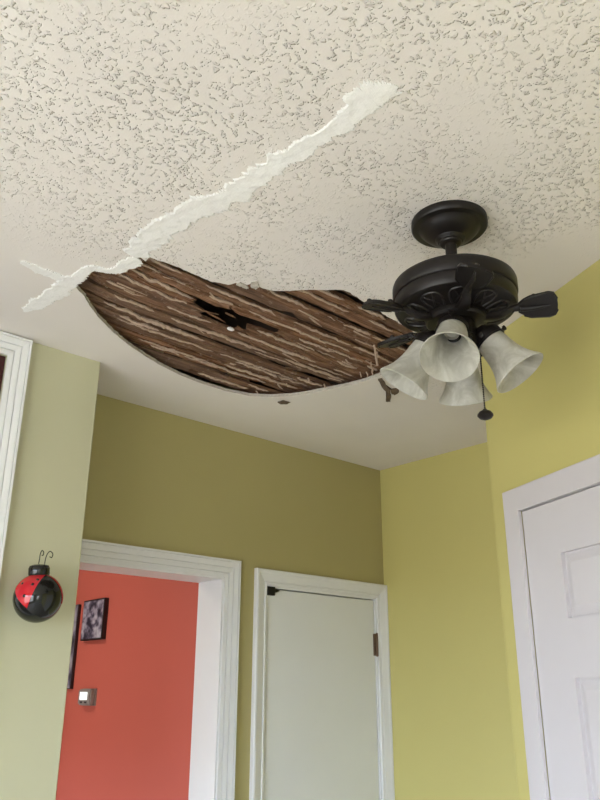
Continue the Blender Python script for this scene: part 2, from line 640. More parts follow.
# the broken edge of the ceiling board round the hole
bm = bmesh.new()
rings = []
for lev, (dz, push) in enumerate(((0.0, 0.0), (0.003, 0.0005), (0.006, -0.001), (THK, 0.001))):
    ring = []
    for i, q in enumerate(HOLE):
        t = (HOLE[(i + 1) % nh] - HOLE[i - 1]).normalized()
        nrm = Vector((-t.y, t.x, 0))
        w = fbm(q.x, q.y, lev * 3.1, 90) * 0.002 if lev else 0.0
        ring.append(bm.verts.new(q + nrm * (push + w) + Z * dz))
    rings.append(ring)
for A, B in zip(rings, rings[1:]):
    for i in range(nh):
        j = (i + 1) % nh
        bm.faces.new((A[i], A[j], B[j], B[i]))
obj('broken_edge', bm, 'gypsum', ceiling)

# laths: split boards running along the back wall's direction, nailed above the board
U0, U1 = -1.86, -0.66


def hole_span(v):
    xs = []
    for i in range(nh):
        a, b = HOLE[i], HOLE[(i + 1) % nh]
        if (a.y > v) != (b.y > v):
            xs.append(a.x + (b.x - a.x) * (v - a.y) / (b.y - a.y))
    return (min(xs), max(xs)) if xs else None


def bend(u):
    d = min(0.0, u + 1.42)
    return -0.32 * d * d


def make_lath(v0, width, ua, ub, z, seed, tilt=0.0, slant=0.0, thick=0.008, ragged=True):
    n = max(8, int((ub - ua) / 0.016))
    bm = bmesh.new()
    rows = []
    cross = [(-0.5, 1), (-0.5, 0), (-0.3, 0), (-0.08, 0), (0.14, 0), (0.34, 0), (0.5, 0), (0.5, 1)]
    for i in range(n + 1):
        u = ua + (ub - ua) * i / n
        row = []
        end = min(1.0, min(i, n - i) / 2.0)
        for c, (w, t) in enumerate(cross):
            wob = fbm(u, seed * 1.7 + (1 if w > 0 else 0), 0.3, 14) * 0.005
            zz = z + t * thick + w * width * tilt + fbm(u, c * 0.9 + seed, 2.2, 22) * (0.0028 if not t else 0.001)
            zz += 0.004 * fbm(u, seed, 5.0, 4)
            shrink = 0.55 + 0.45 * end
            row.append(bm.verts.new((u + (random.uniform(-0.012, 0.012) if i in (0, n) and ragged else 0),
                                     v0 + bend(u) + slant * (u - ua) + w * width * shrink + wob, zz)))
        rows.append(row)
    m = len(cross)
    for A, B in zip(rows, rows[1:]):
        for c in range(m):
            d = (c + 1) % m
            bm.faces.new((A[c], A[d], B[d], B[c]))
    bm.faces.new(rows[0]); bm.faces.new(rows[-1])
    return obj('lath', bm, 'lath', ceiling)


def make_ridge(lath, v0, edge, ua, ub, z, seed, slant=0.0, uo=0.0, size=0.0042):
    n = max(6, int((ub - ua) / 0.008))
    bm = bmesh.new()
    rows = []
    for i in range(n + 1):
        u = ua + (ub - ua) * i / n
        e = max(0.0, math.sin(PI * i / n)) ** 0.35 + 0.05
        s = size * e * (0.75 + 0.9 * abs(fbm(u, seed, 1.0, 40)) + 0.25)
        c = Vector((u, v0 + bend(u) + slant * (u - uo) + edge + fbm(u, seed, 0.3, 26) * 0.006 + fbm(u, seed, 4.3, 90) * 0.0022, z - 0.002 + fbm(u, seed, 7.0, 30) * 0.002))
        row = []
        for a in (0.1, 1.3, 2.4, 3.5, 4.7):
            row.append(bm.verts.new(c + Vector((0, math.cos(a), math.sin(a))) * s * random.uniform(0.75, 1.2)))
        rows.append(row)
    for A, B in zip(rows, rows[1:]):
        for c in range(5):
            d = (c + 1) % 5
            bm.faces.new((A[c], A[d], B[d], B[c]))
    bm.faces.new(rows[0]); bm.faces.new(rows[-1])
    return obj('plaster_ridge', bm, 'tan_plaster', lath)


v = -1.06
k = 0
n_broken = 0
LZ = CEIL + THK + 0.013
while v < -0.30:
    width = random.uniform(0.030, 0.044) if v < -0.62 else random.uniform(0.024, 0.034)
    gap = random.uniform(0.005, 0.011)
    vc = v + width / 2
    z = LZ + random.uniform(-0.004, 0.007)
    slant = random.uniform(-0.02, 0.02)
    tilt = random.uniform(-0.16, 0.05)
    spans = [(U0, U1)]
    if v < -0.640 and v + width > -0.690:
        spans = [(U0, -1.45), (-1.17, U1)] if n_broken == 0 else [(U0, -1.40), (-1.25, U1)]
        n_broken += 1                 # the broken lath: the black gap
    elif random.random() < 0.35:
        c = random.uniform(-1.4, -0.95)
        spans = [(U0, c - 0.004), (c + 0.004, U1)]
    for a, b in spans:
        L = make_lath(vc, width, a, b, z + random.uniform(0, 0.003), k * 3.1, tilt, slant)
        hs = hole_span(min(-0.345, max(-1.0, vc)))
        lo, hi = max(a, hs[0] - 0.01), min(b, hs[1] + 0.01)
        if hi - lo > 0.08:
            for r in range(2):
                x = lo + random.uniform(0.0, 0.08)
                while x < hi - 0.05:                       # broken runs of plaster along the board's edges
                    ln = min(hi - x, random.uniform(0.08, 0.42))
                    if random.random() < ((0.97 if vc < -0.56 else 0.6) if r == 0 else 0.22):
                        ed = (-0.48 if r == 0 else random.uniform(-0.15, 0.35)) * width
                        make_ridge(L, vc, ed, x, x + ln, z - 0.001 + ed * tilt, k * 1.9 + r + x, slant, a, random.uniform(0.0027, 0.0046) if r == 0 else random.uniform(0.0016, 0.0028))
                    x += ln + random.uniform(0.005, 0.14)
    v += width + gap
    k += 1

# splinters torn loose from the laths
for i in range(46):
    while True:
        u = random.uniform(-1.7, -0.82); vv = random.uniform(-0.98, -0.36)
        if in_poly(u, vv, HOLE):
            break
    ln = random.uniform(0.02, 0.09)
    bm = bmesh.new()
    ang = random.uniform(-0.25, 0.25)
    p0 = Vector((u, vv + bend(u), LZ - 0.002))
    p1 = p0 + Vector((ln * math.cos(ang), ln * math.sin(ang), random.uniform(-0.012, 0.001)))
    mid = p0.lerp(p1, 0.5) + Vector((0, random.uniform(-0.004, 0.004), random.uniform(-0.004, 0.0)))
    tube(bm, [p0, mid, p1], [0.0022, random.uniform(0.0014, 0.003), 0.0006], 5)
    obj('splinter', bm, 'tan_plaster' if i % 3 == 0 else 'lath', ceiling)

# joists above the laths
for u in (-1.66, -1.10, -0.72):
    bm = bmesh.new()
    add_box(bm, (u - 0.02, -1.5, LZ + 0.018), (u + 0.02, -0.02, TOP - 0.01))
    obj('joist', bm, 'dark_wood', ceiling)

# white joint-compound repair strokes


def stroke(name, px, widths, seed, thick=0.0030, rough=0.33):
    c = spline([on_ceil(x, y) for x, y in px], 24)
    ws = spline([Vector((w, 0, 0)) for w in widths], 24)
    n = len(c)
    bm = bmesh.new()
    rows = []
    mm = 11
    for i in range(n):
        t = (c[min(i + 1, n - 1)] - c[max(i - 1, 0)]).normalized()
        nr = Vector((-t.y, t.x, 0))
        w = max(0.0008, ws[i].x)
        ends = min(1, min(i, n - 1 - i) / 5.0)
        jag = lambda e: 1 + rough * (1.5 * fbm(c[i].x, c[i].y, seed + e, 30) + 1.1 * mnoise.noise(Vector((i * 0.55, e, seed))))
        wl = w * max(0.3, jag(0)) * (0.2 + 0.8 * ends)
        wr_ = w * max(0.3, jag(5)) * (0.2 + 0.8 * ends)
        row = []
        for j in range(mm):
            s = -1 + 2 * j / (mm - 1)
            off = s * (wl if s < 0 else wr_)
            q = c[i] + nr * off
            h = thick * (0.45 + 0.5 * fbm(q.x, q.y, seed + 9, 42)) + 0.0006
            if j in (0, mm - 1):
                h = -0.0005
            row.append(bm.verts.new((q.x, q.y, CEIL - max(h, 0.0004 if 0 < j < mm - 1 else -0.0005))))
        rows.append(row)
    for A, B in zip(rows, rows[1:]):
        for j in range(mm - 1):
            bm.faces.new((A[j], A[j + 1], B[j + 1], B[j]))
    return obj(name, bm, 'compound', ceiling, smooth=False)


stroke('compound_stroke', [(398, 86), (380, 92), (366, 98), (352, 116), (330, 131), (300, 150), (270, 168), (240, 190), (212, 203), (180, 219), (150, 239), (134, 256)],
       [0.004, 0.028, 0.034, 0.024, 0.020, 0.023, 0.026, 0.029, 0.033, 0.032, 0.034, 0.030], 2.0)
stroke('compound_stroke', [(136, 257), (122, 268), (108, 271), (92, 268), (76, 278), (60, 290), (42, 302), (24, 311)],
       [0.022, 0.016, 0.012, 0.014, 0.020, 0.026, 0.026, 0.010], 4.0)
stroke('compound_stroke', [(20, 261), (32, 266), (48, 273), (64, 279), (76, 281)], [0.006, 0.014, 0.018, 0.014, 0.010], 6.0)
stroke('compound_stroke', [(402, 92), (384, 98), (366, 110), (350, 124)], [0.002, 0.006, 0.010, 0.006], 11.0)


def flake(name, px, mat, seed, thick=0.004, drop=0.0):
    """small ragged scrap stuck on or hanging from the ceiling"""
    ps = [on_ceil(x, y) for x, y in px]
    ring = []
    for i in range(len(ps)):
        a, b = ps[i], ps[(i + 1) % len(ps)]
        for k in range(4):
            q = a.lerp(b, k / 4)
            ring.append(q + Vector((fbm(q.x, q.y, seed, 120), fbm(q.x, q.y, seed + 4, 120), 0)) * 0.003)
    bm = bmesh.new()
    top = [bm.verts.new(q + Z * 0.0005) for q in ring]
    bot = [bm.verts.new(q - Z * (thick * (0.7 + 0.6 * abs(fbm(q.x, q.y, seed, 80))) + drop * random.random())) for q in ring]
    n = len(ring)
    for i in range(n):
        j = (i + 1) % n
        bm.faces.new((top[i], top[j], bot[j], bot[i]))
    f = bm.faces.new(bot)
    bmesh.ops.triangulate(bm, faces=[f])
    return obj(name, bm, mat, ceiling)


flake('torn_scrap', [(378, 379), (382, 378), (386, 385), (391, 388), (388, 392), (383, 388)], 'brown_scrap', 1.0, 0.003, 0.004)
flake('torn_scrap', [(386, 391), (390, 390), (391, 396), (390, 401), (386, 400)], 'brown_scrap', 2.0, 0.003, 0.004)
flake('torn_scrap', [(391, 389), (398, 387), (399, 391), (395, 394), (391, 393)], 'brown_scrap', 9.0, 0.003, 0.004)
flake('torn_scrap', [(277, 402), (283, 400), (290, 402), (287, 404), (281, 404)], 'brown_scrap', 3.0, 0.0015)
flake('torn_scrap', [(250, 285), (252, 282), (258, 281), (259, 286), (256, 289)], 'gypsum', 5.0, 0.002, 0.003)
flake('torn_scrap', [(236, 284), (240, 282), (247, 285), (249, 288), (243, 287)], 'gypsum', 6.0, 0.002, 0.002)
# hanging slivers near the fan end of the hole and along the far edge
for (x, y, dx, dy, r) in ((374, 345, 2, 20, 0.0030), (377, 352, 0, 20, 0.0034), (371, 362, 3, 14, 0.0022), (308, 378, 1, 7, 0.003), (324, 384, 3, 6, 0.0026),
                          (360, 372, 2, 8, 0.002), (366, 372, 2, 8, 0.002), (372, 370, 2, 8, 0.002), (256, 391, 3, 4, 0.0022), (300, 393, 1, 4, 0.0022)):
    a = on_ceil(x, y, CEIL + 0.012)
    b = on_ceil(x, y, CEIL + 0.012) - Z * (dy * 0.0021) + _rt * (dx * 0.002)
    bm = bmesh.new()
    tube(bm, spline([a, a.lerp(b, 0.5) + _rt * random.uniform(-0.003, 0.003), b], 3), r, 6)
    obj('hanging_sliver', bm, 'tan_plaster', ceiling)
# white plaster crumb caught in the black gap
c = on_ceil(231, 329, LZ)
bm = bmesh.new()
bmesh.ops.create_icosphere(bm, subdivisions=2, radius=0.007, matrix=Matrix.Translation(c) @ Matrix.Diagonal((1.7, 0.8, 0.7, 1)))
for vv in bm.verts:
    vv.co += Vector((fbm(vv.co.x, vv.co.y, vv.co.z, 150), fbm(vv.co.y, vv.co.z, vv.co.x, 150), 0)) * 0.003
obj('plaster_crumb', bm, 'compound', ceiling)

# ------------------------------------------------------------------ casings, jambs and doors
COLONIAL = [(0.0, 0.0), (0.0, 0.008), (0.20, 0.010), (0.22, 0.006), (0.25, 0.006), (0.27, 0.011), (0.50, 0.014), (0.52, 0.010), (0.55, 0.010), (0.57, 0.015),
            (0.82, 0.018), (0.84, 0.015), (0.87, 0.015), (0.89, 0.020), (0.98, 0.020), (1.0, 0.017), (1.0, 0.0)]
FLAT = [(0.0, 0.0), (0.0, 0.0088), (0.01, 0.009), (0.92, 0.011), (0.98, 0.010), (1.0, 0.007), (1.0, 0.0)]


def casing(parent, o, ax, n, x0, x1, zt, width, prof, mat, sides=('l', 'h', 'r'), zb=0.0):
    first = parent
    for sd in sides:
        bm = bmesh.new()
        A, B = [], []
        for w, t in prof:
            w *= width
            if sd == 'l':
                p, q = (x0 - w, zb), (x0 - w, zt + w)
            elif sd == 'r':
                p, q = (x1 + w, zb), (x1 + w, zt + w)
            else:
                p, q = (x0 - w, zt + w), (x1 + w, zt + w)
            A.append(bm.verts.new(o + ax * p[0] + n * t + Z * p[1]))
            B.append(bm.verts.new(o + ax * q[0] + n * t + Z * q[1]))
        for i in range(len(prof) - 1):
            bm.faces.new((A[i], A[i + 1], B[i + 1], B[i]))
        c = obj('casing', bm, mat, first)
        if first is None:
            first = c
    return first


# hall opening: jamb lining is the root, casing boards its parts
bm = bmesh.new()
add_box(bm, (JR - 0.004, -0.002, 0), (JR + 0.012, 0.135, JT + 0.012))
add_box(bm, (JL - 0.012, -0.002, 0), (JL + 0.004, 0.135, JT + 0.012))
add_box(bm, (JL + 0.004, -0.002, JT - 0.004), (JR - 0.004, 0.135, JT + 0.012))
trim1 = struct(obj('trim_1', bm, 'trim'))
casing(trim1, Vector((0, 0, 0)), X, -Y, JL, JR + 0.003, JT + 0.002, 0.060, COLONIAL, 'trim', ('h', 'r'))
casing(trim1, Vector((0, 0, 0)), X, -Y, JL, JR + 0.003, JT + 0.002, 0.030, COLONIAL, 'trim', ('l',))

# closet door
bm = bmesh.new()
add_box(bm, (DL + 0.016, 0.004, 0.01), (DR - 0.014, 0.038, DT - 0.016))
bmesh.ops.bevel(bm, geom=list(bm.edges), offset=0.0015, segments=1, affect='EDGES')
door2 = struct(obj('door_2', bm, 'door_white'))
bm = bmesh.new()
add_box(bm, (DL - 0.004, -0.001, 0), (DL + 0.012, 0.125, DT + 0.004))
add_box(bm, (DR - 0.011, -0.001, 0), (DR + 0.004, 0.125, DT + 0.004))
add_box(bm, (DL + 0.012, -0.001, DT - 0.012), (DR - 0.011, 0.125, DT + 0.004))
obj('jamb', bm, 'trim', door2)
casing(door2, Vector((0, 0, 0)), X, -Y, DL + 0.004, DR - 0.004, DT - 0.004, 0.053, [(0, 0), (0, 0.008), (0.14, 0.010), (0.17, 0.006), (0.24, 0.006), (0.28, 0.009), (0.72, 0.015), (0.80, 0.018), (0.95, 0.018), (1.0, 0.015), (1.0, 0)], 'trim')
bm = bmesh.new()
hx = DR - 0.012
add_box(bm, (hx - 0.011, -0.0035, 1.742), (hx + 0.010, 0.0045, 1.824))
lathe(bm, [(0.0, 1.738), (0.0045, 1.740), (0.0045, 1.826), (0.0, 1.829)], 12, Matrix.Translation((hx + 0.001, -0.005, 0)))
hg = obj('hinge', bm, 'hinge', door2, smooth=True)
for z in (1.755, 1.783, 1.811):
    bm = bmesh.new()
    lathe(bm, [(0.0, 0.0015), (0.0028, 0.001), (0.0032, 0)], 10, Matrix.Translation((hx - 0.006, -0.0036, z)) @ Matrix.Rotation(PI / 2, 4, 'X'))
    obj('screw', bm, 'hinge', hg)
# black catch at the top left corner
bm = bmesh.new()
cx, cz = DL + 0.026, 1.944
add_box(bm, (cx - 0.020, -0.010, cz - 0.016), (cx + 0.016, 0.006, cz + 0.014))
bmesh.ops.bevel(bm, geom=list(bm.edges), offset=0.002, segments=1, affect='EDGES')
ct = obj('catch', bm, 'black_metal', door2)
bm = bmesh.new()
vs = [(cx + 0.015, -0.008, cz - 0.006), (cx + 0.015, -0.008, cz + 0.008), (cx + 0.040, -0.006, cz + 0.004), (cx + 0.030, -0.006, cz - 0.002)]
a = [bm.verts.new(p) for p in vs]; b = [bm.verts.new((p[0], 0.005, p[2])) for p in vs]
bm.faces.new(a); bm.faces.new(b)
for i in range(4):
    bm.faces.new((a[i], a[(i + 1) % 4], b[(i + 1) % 4], b[i]))
obj('catch_tongue', bm, 'black_metal', ct)
bm = bmesh.new()
lathe(bm, [(0.0, 0.05), (0.020, 0.046), (0.026, 0.034), (0.018, 0.020), (0.010, 0.012), (0.026, 0.006), (0.028, 0)], 20,
      Matrix.Translation((DL + 0.07, 0.004, 0.95)) @ Matrix.Rotation(PI / 2, 4, 'X'))
obj('door_knob', bm, 'hinge', door2, smooth=True)

# dark door in the left wall
bm = bmesh.new()
o = Vector((0, CF, 0))
box_in(bm, o, X, -Y, LD0 + 0.002, LD1 - 0.002, 0.005, LDT - 0.002, -0.045, -0.006)
door1 = struct(obj('door_1', bm, 'maroon'))
for (a, b, c, d) in ((LD0 + 0.12, -2.21, 0.25, 1.05), (-2.12, LD1 - 0.10, 0.25, 1.05), (LD0 + 0.12, -2.21, 1.2, 2.32), (-2.12, LD1 - 0.10, 1.2, 2.32)):
    bm = bmesh.new()
    box_in(bm, o, X, -Y, a, b, c, d, -0.007, 0.002)
    bmesh.ops.bevel(bm, geom=[e for e in bm.edges], offset=0.008, segments=1, affect='EDGES')
    obj('door_panel', bm, 'maroon', door1)
casing(door1, o, X, -Y, LD0, LD1, LDT, 0.056, COLONIAL, 'trim')

# six-panel door in the angled wall
bm = bmesh.new()
ST = 0.125


def add_panel_door(bm, o, ax, n, x0, x1, z0, z1, panels, face, back, inset):
    """slab whose face is cut into raised panels: grid of boxes (stiles, rails, recessed grounds)"""
    xs = sorted({x0, x1, *[p[0] for p in panels], *[p[1] for p in panels]})
    zs = sorted({z0, z1, *[p[2] for p in panels], *[p[3] for p in panels]})
    for i in range(len(xs) - 1):
        for j in range(len(zs) - 1):
            cx, cz = (xs[i] + xs[i + 1]) / 2, (zs[j] + zs[j + 1]) / 2
            inside = any(p[0] < cx < p[1] and p[2] < cz < p[3] for p in panels)
            box_in(bm, o, ax, n, xs[i], xs[i + 1], zs[j], zs[j + 1], back, face - (inset if inside else 0))


x0, x1 = RD_R + 0.006, RD_L - 0.006
pw = 0.235
lp = (x1 - ST - pw, x1 - ST)
rp = (x0 + ST, x0 + ST + pw)
panels = []
for a, b in (lp, rp):
    panels += [(a, b, 1.755, 1.895), (a, b, 1.02, 1.634), (a, b, 0.22, 0.88)]
add_panel_door(bm, P1, AD, AN, x0, x1, 0.008, RDT - 0.006, panels, -0.001, -0.040, 0.010)
door3 = struct(obj('door_3', bm, 'door_right'))
for a, b, c, d in panels:
    bm = bmesh.new()
    A = [bm.verts.new(P1 + AD * x + AN * (-0.0105) + Z * z) for x, z in ((a + 0.004, c + 0.004), (b - 0.004, c + 0.004), (b - 0.004, d - 0.004), (a + 0.004, d - 0.004))]
    B = [bm.verts.new(P1 + AD * x + AN * (-0.0030) + Z * z) for x, z in ((a + 0.024, c + 0.024), (b - 0.024, c + 0.024), (b - 0.024, d - 0.024), (a + 0.024, d - 0.024))]
    for i in range(4):
        bm.faces.new((A[i], A[(i + 1) % 4], B[(i + 1) % 4], B[i]))
    bm.faces.new(B)
    obj('door_panel', bm, 'door_right', door3)
bm = bmesh.new()
for a, b, c, d in ((RD_L - 0.003, RD_L + 0.004, 0, RDT + 0.004), (RD_R - 0.004, RD_R + 0.003, 0, RDT + 0.004), (RD_R, RD_L, RDT - 0.003, RDT + 0.004)):
    box_in(bm, P1, AD, AN, a, b, c, d, -0.11, -0.004)
obj('jamb', bm, 'door_right', door3)
casing(door3, P1, AD, AN, RD_R + 0.003, RD_L - 0.003, RDT - 0.003, 0.058, FLAT, 'door_right')
bm = bmesh.new()
kp = P1 + AD * (x0 + 0.06) + AN * (-0.001) + Z * 0.95
lathe(bm, [(0.0, 0.055), (0.022, 0.050), (0.028, 0.036), (0.018, 0.022), (0.010, 0.012), (0.030, 0.006), (0.032, 0)], 20,
      Matrix.Translation(kp) @ AN.to_track_quat('Z', 'Y').to_matrix().to_4x4())
obj('door_knob', bm, 'nickel', door3, smooth=True)

# baseboards
for nm, o, ax, n, a, b in (('baseboard_right', Vector((0, 0, 0)), Y, -X, -1.0, -0.01), ('baseboard_left', Vector((0, CF, 0)), X, -Y, LD1 + 0.06, CE),
                           ('baseboard_back', Vector((0, 0, 0)), X, -Y, JR + 0.065, DL - 0.054)):
    bm = bmesh.new()
    box_in(bm, o, ax, n, a, b, 0, 0.09, 0, 0.014)
    struct(obj(nm, bm, 'trim'))

# ------------------------------------------------------------------ ceiling fan without blades
FP = on_ceil(449, 222)
fan = bpy.data.objects.new('ceiling_fan', None)
COL.objects.link(fan)
fan.location = FP
tag(fan, 'black bronze ceiling fan with four frosted bell shades and its blades taken off', 'ceiling fan')


def rotz(a):
    return Matrix.Rotation(a, 4, 'Z')


def setloc(o, m):
    o.matrix_local = m
    return o


bm = bmesh.new()
lathe(bm, [(0.0, 0.0), (0.076, 0.0), (0.0765, -0.004), (0.0765, -0.013), (0.074, -0.0165), (0.068, -0.0175), (0.064, -0.0165), (0.060, -0.0180), (0.056, -0.024),
           (0.048, -0.032), (0.038, -0.038), (0.030, -0.0415), (0.029, -0.0440), (0.0265, -0.0455), (0.0255, -0.0480), (0.0225, -0.0495), (0.0215, -0.0525), (0.018, -0.055), (0.0, -0.055)], 64)
canopy = obj('canopy', bm, 'bronze', fan, smooth=True)
bm = bmesh.new()
lathe(bm, [(0.0, 0.0035), (0.003, 0.0025), (0.0036, 0)], 10, Matrix.Rotation(math.radians(-62), 4, 'Z') @ Matrix.Translation((0.0765, 0, -0.008)) @ Matrix.Rotation(PI / 2, 4, 'Y'))
obj('screw', bm, 'nickel', canopy, smooth=True)
bm = bmesh.new()
lathe(bm, [(0.0115, -0.05), (0.0115, -0.150)], 24)
lathe(bm, [(0.0115, -0.118), (0.016, -0.120), (0.018, -0.128), (0.024, -0.136), (0.03, -0.140), (0.03, -0.150)], 24)
obj('downrod', bm, 'bronze', fan, smooth=True)
bm = bmesh.new()
lathe(bm, [(0.0, -0.139), (0.060, -0.139), (0.100, -0.140), (0.112, -0.142), (0.1185, -0.147), (0.1205, -0.153), (0.1205, -0.174), (0.1190, -0.1765), (0.1165, -0.1775), (0.1175, -0.180),
           (0.1185, -0.184), (0.1180, -0.196), (0.1150, -0.202), (0.108, -0.2045), (0.104, -0.2035), (0.075, -0.212), (0.058, -0.216), (0.0, -0.216)], 72)
motor = obj('motor_housing', bm, 'bronze', fan, smooth=True)
# pierced vents on the underside, each with its fretwork
for i in range(10):
    a0 = 2 * PI * i / 10 + 0.1
    bm = bmesh.new()

    def under(r, a, lift=0.0):
        t = (r - 0.058) / (0.104 - 0.058)
        z = -0.216 + t * 0.0125 - lift
        return Vector((r * math.cos(a0 + a), r * math.sin(a0 + a), z))
    arch = [under(0.062, -0.20, 0.001), under(0.080, -0.23, 0.001), under(0.096, -0.17, 0.001), under(0.101, 0, 0.001), under(0.096, 0.17, 0.001), under(0.080, 0.23, 0.001), under(0.062, 0.20, 0.001)]
    tube(bm, spline(arch, 5), 0.0022, 6)
    tube(bm, spline([under(0.064, -0.10, 0.0012), under(0.082, 0.02, 0.0012), under(0.098, 0.10, 0.0012)], 4), 0.0017, 5)
    tube(bm, spline([under(0.064, 0.12, 0.0012), under(0.080, -0.02, 0.0012), under(0.097, -0.12, 0.0012)], 4), 0.0017, 5)
    obj('vent_fretwork', bm, 'bronze_wear', motor, smooth=True)
# flywheel
bm = bmesh.new()
lathe(bm, [(0.0, -0.214), (0.058, -0.214), (0.060, -0.218), (0.060, -0.226), (0.056, -0.230), (0.0, -0.230)], 48)
obj('flywheel', bm, 'bronze', fan, smooth=True)

IRONS = [-60, -132, 154, 90, 14]
iron_mesh = None
screw_mesh = None


def outline_plate(bm, pts, thick, mtx):
    top = [bm.verts.new((x, y, thick / 2)) for x, y in pts]
    bot = [bm.verts.new((x, y, -thick / 2)) for x, y in pts]
    bm.faces.new(top); bm.faces.new(bot)
    n = len(pts)
    for i in range(n):
        bm.faces.new((top[i], top[(i + 1) % n], bot[(i + 1) % n], bot[i]))
    bmesh.ops.transform(bm, matrix=mtx, verts=top + bot)


IZ = -0.222
PITCHB = math.radians(-16)
bm = bmesh.new()
# arm
arm = spline([(0.030, 0, IZ), (0.075, 0, IZ - 0.004), (0.095, 0, IZ + 0.002), (0.108, 0, IZ + 0.008), (0.120, 0, IZ + 0.008)], 6)
rows = []
for i, p in enumerate(arm):
    t = i / (len(arm) - 1)
    hw = 0.016 * (1 - t) + 0.0085 * t - 0.004 * math.sin(PI * t)
    th = 0.0055
    rot = Matrix.Rotation(PITCHB * t, 3, 'X')
    rows.append([bm.verts.new(p + rot @ Vector((0, y, z))) for y, z in ((-hw, -th * 0.4), (-hw * 0.5, -th), (hw * 0.5, -th), (hw, -th * 0.4), (hw, th * 0.6), (-hw, th * 0.6))])
for A, B in zip(rows, rows[1:]):
    for c in range(6):
        bm.faces.new((A[c], A[(c + 1) % 6], B[(c + 1) % 6], B[c]))
bm.faces.new(rows[0]); bm.faces.new(rows[-1])
pm = Matrix.Translation((0.116, 0, IZ + 0.008)) @ Matrix.Rotation(PITCHB, 4, 'X')
plate = [(0, -0.010), (0.010, -0.020), (0.022, -0.027), (0.056, -0.032), (0.066, -0.028), (0.071, -0.016), (0.072, 0.0), (0.071, 0.016), (0.066, 0.028), (0.056, 0.032), (0.022, 0.027), (0.010, 0.020), (0, 0.010)]
outline_plate(bm, plate, 0.006, pm)
# raised centre spine and rim on the underside
tube(bm, [pm @ Vector((x, y, -0.0035)) for x, y in ((0.004, 0), (0.03, 0.002), (0.058, 0.0))], [0.006, 0.0045, 0.002], 8)
tube(bm, [pm @ Vector((x, y, -0.0032)) for x, y in plate[1:6]], 0.002, 6)
tube(bm, [pm @ Vector((x, y, -0.0032)) for x, y in plate[7:12]], 0.002, 6)
iron0 = obj('blade_iron', bm, 'bronze', fan, smooth=True)
bm = bmesh.new()
lathe(bm, [(0.0, 0.0075), (0.004, 0.006), (0.005, 0.003), (0.005, 0)], 10)
sc0 = obj('blade_screw', bm, 'bronze_wear', iron0, smooth=True)
for i, a in enumerate(IRONS):
    io = iron0
    if i:
        io = iron0.copy(); COL.objects.link(io)
    io.parent = fan
    io.matrix_local = rotz(math.radians(a))
    for j, (x, y) in enumerate(((0.030, -0.020), (0.030, 0.020), (0.064, 0.0))):
        so = sc0 if i == 0 and j == 0 else sc0.copy()
        if not (i == 0 and j == 0):
            COL.objects.link(so)
        so.parent = io
        so.matrix_local = pm @ Matrix.Translation((x, y, 0.003))

# switch housing and light kit
bm = bmesh.new()
lathe(bm, [(0.0, -0.228), (0.034, -0.228), (0.036, -0.232), (0.036, -0.262), (0.041, -0.266), (0.041, -0.282), (0.036, -0.292), (0.024, -0.302), (0.012, -0.308), (0.010, -0.316), (0.006, -0.322), (0.0, -0.323)], 48)
obj('switch_housing', bm, 'bronze', fan, smooth=True)
SH_A = [-154, 124, -58, 32]
TILT = math.radians(56)
NECK_R, NECK_Z, SH_L = 0.052, -0.263, 0.106
prof = [(0.0245, 0.0), (0.0275, 0.006), (0.0290, 0.014), (0.0310, 0.026), (0.0325, 0.042), (0.0345, 0.056), (0.0380, 0.070), (0.0430, 0.083), (0.0490, 0.094), (0.0545, 0.102), (0.0565, 0.106)]
bm = bmesh.new()
inner = [(r - 0.0028, z) for r, z in prof]
inner[-1] = (prof[-1][0] - 0.003, prof[-1][1] - 0.001)
lathe(bm, prof + [(0.0555, 0.1075)] + inner[::-1], 56, close=True)
shade0 = obj('glass_shade', bm, 'shade', fan, smooth=True)
bm = bmesh.new()
lathe(bm, [(0.0, -0.020), (0.012, -0.019), (0.018, -0.012), (0.0275, -0.004), (0.0300, 0.0), (0.0300, 0.012), (0.0312, 0.0135), (0.0312, 0.016), (0.0290, 0.016), (0.0285, -0.001), (0.0, -0.004)], 40)
cup0 = obj('shade_fitter', bm, 'bronze', fan, smooth=True)
bm = bmesh.new()
lathe(bm, [(0.0022, -0.001), (0.0022, 0.005), (0.0048, 0.006), (0.0052, 0.010), (0.0, 0.011)], 10)
ts0 = obj('thumb_screw', bm, 'bronze', cup0, smooth=True)
bm = bmesh.new()
lathe(bm, [(0.0, -0.003), (0.013, -0.003), (0.0135, 0.01), (0.0135, 0.020), (0.012, 0.022), (0.011, 0.014), (0.0, 0.012)], 24)
sk0 = obj('lamp_socket', bm, 'porcelain', fan, smooth=True)
bm = bmesh.new()
tube(bm, spline([(0.018, 0, -0.276), (0.028, 0, -0.267), (0.036, 0, -0.262), (NECK_R - 0.012 * math.cos(TILT), 0, NECK_Z + 0.012 * math.sin(TILT))], 5), [0.012] * 16, 12)
arm0 = obj('light_arm', bm, 'bronze', fan, smooth=True)
for i, a in enumerate(SH_A):
    ra = rotz(math.radians(a))
    # local z axis of the shade points out and down
    mt = ra @ Matrix.Translation((NECK_R, 0, NECK_Z)) @ Matrix.Rotation(PI / 2 + TILT, 4, 'Y')
    for src, mm in ((shade0, mt @ rotz(i * 1.3) @ Matrix.Scale(0.935, 4)), (cup0, mt), (sk0, mt), (arm0, ra)):
        c = src if i == 0 else src.copy()
        if i:
            COL.objects.link(c)
        c.parent = fan
        c.matrix_local = mm
        if src is cup0:
            for q in range(3):
                t2 = ts0
                if i or q:
                    t2 = ts0.copy(); COL.objects.link(t2)
                t2.parent = c
                t2.matrix_local = rotz(2 * PI * q / 3 + 0.9) @ Matrix.Translation((0.0300, 0, 0.007)) @ Matrix.Rotation(PI / 2, 4, 'Y')
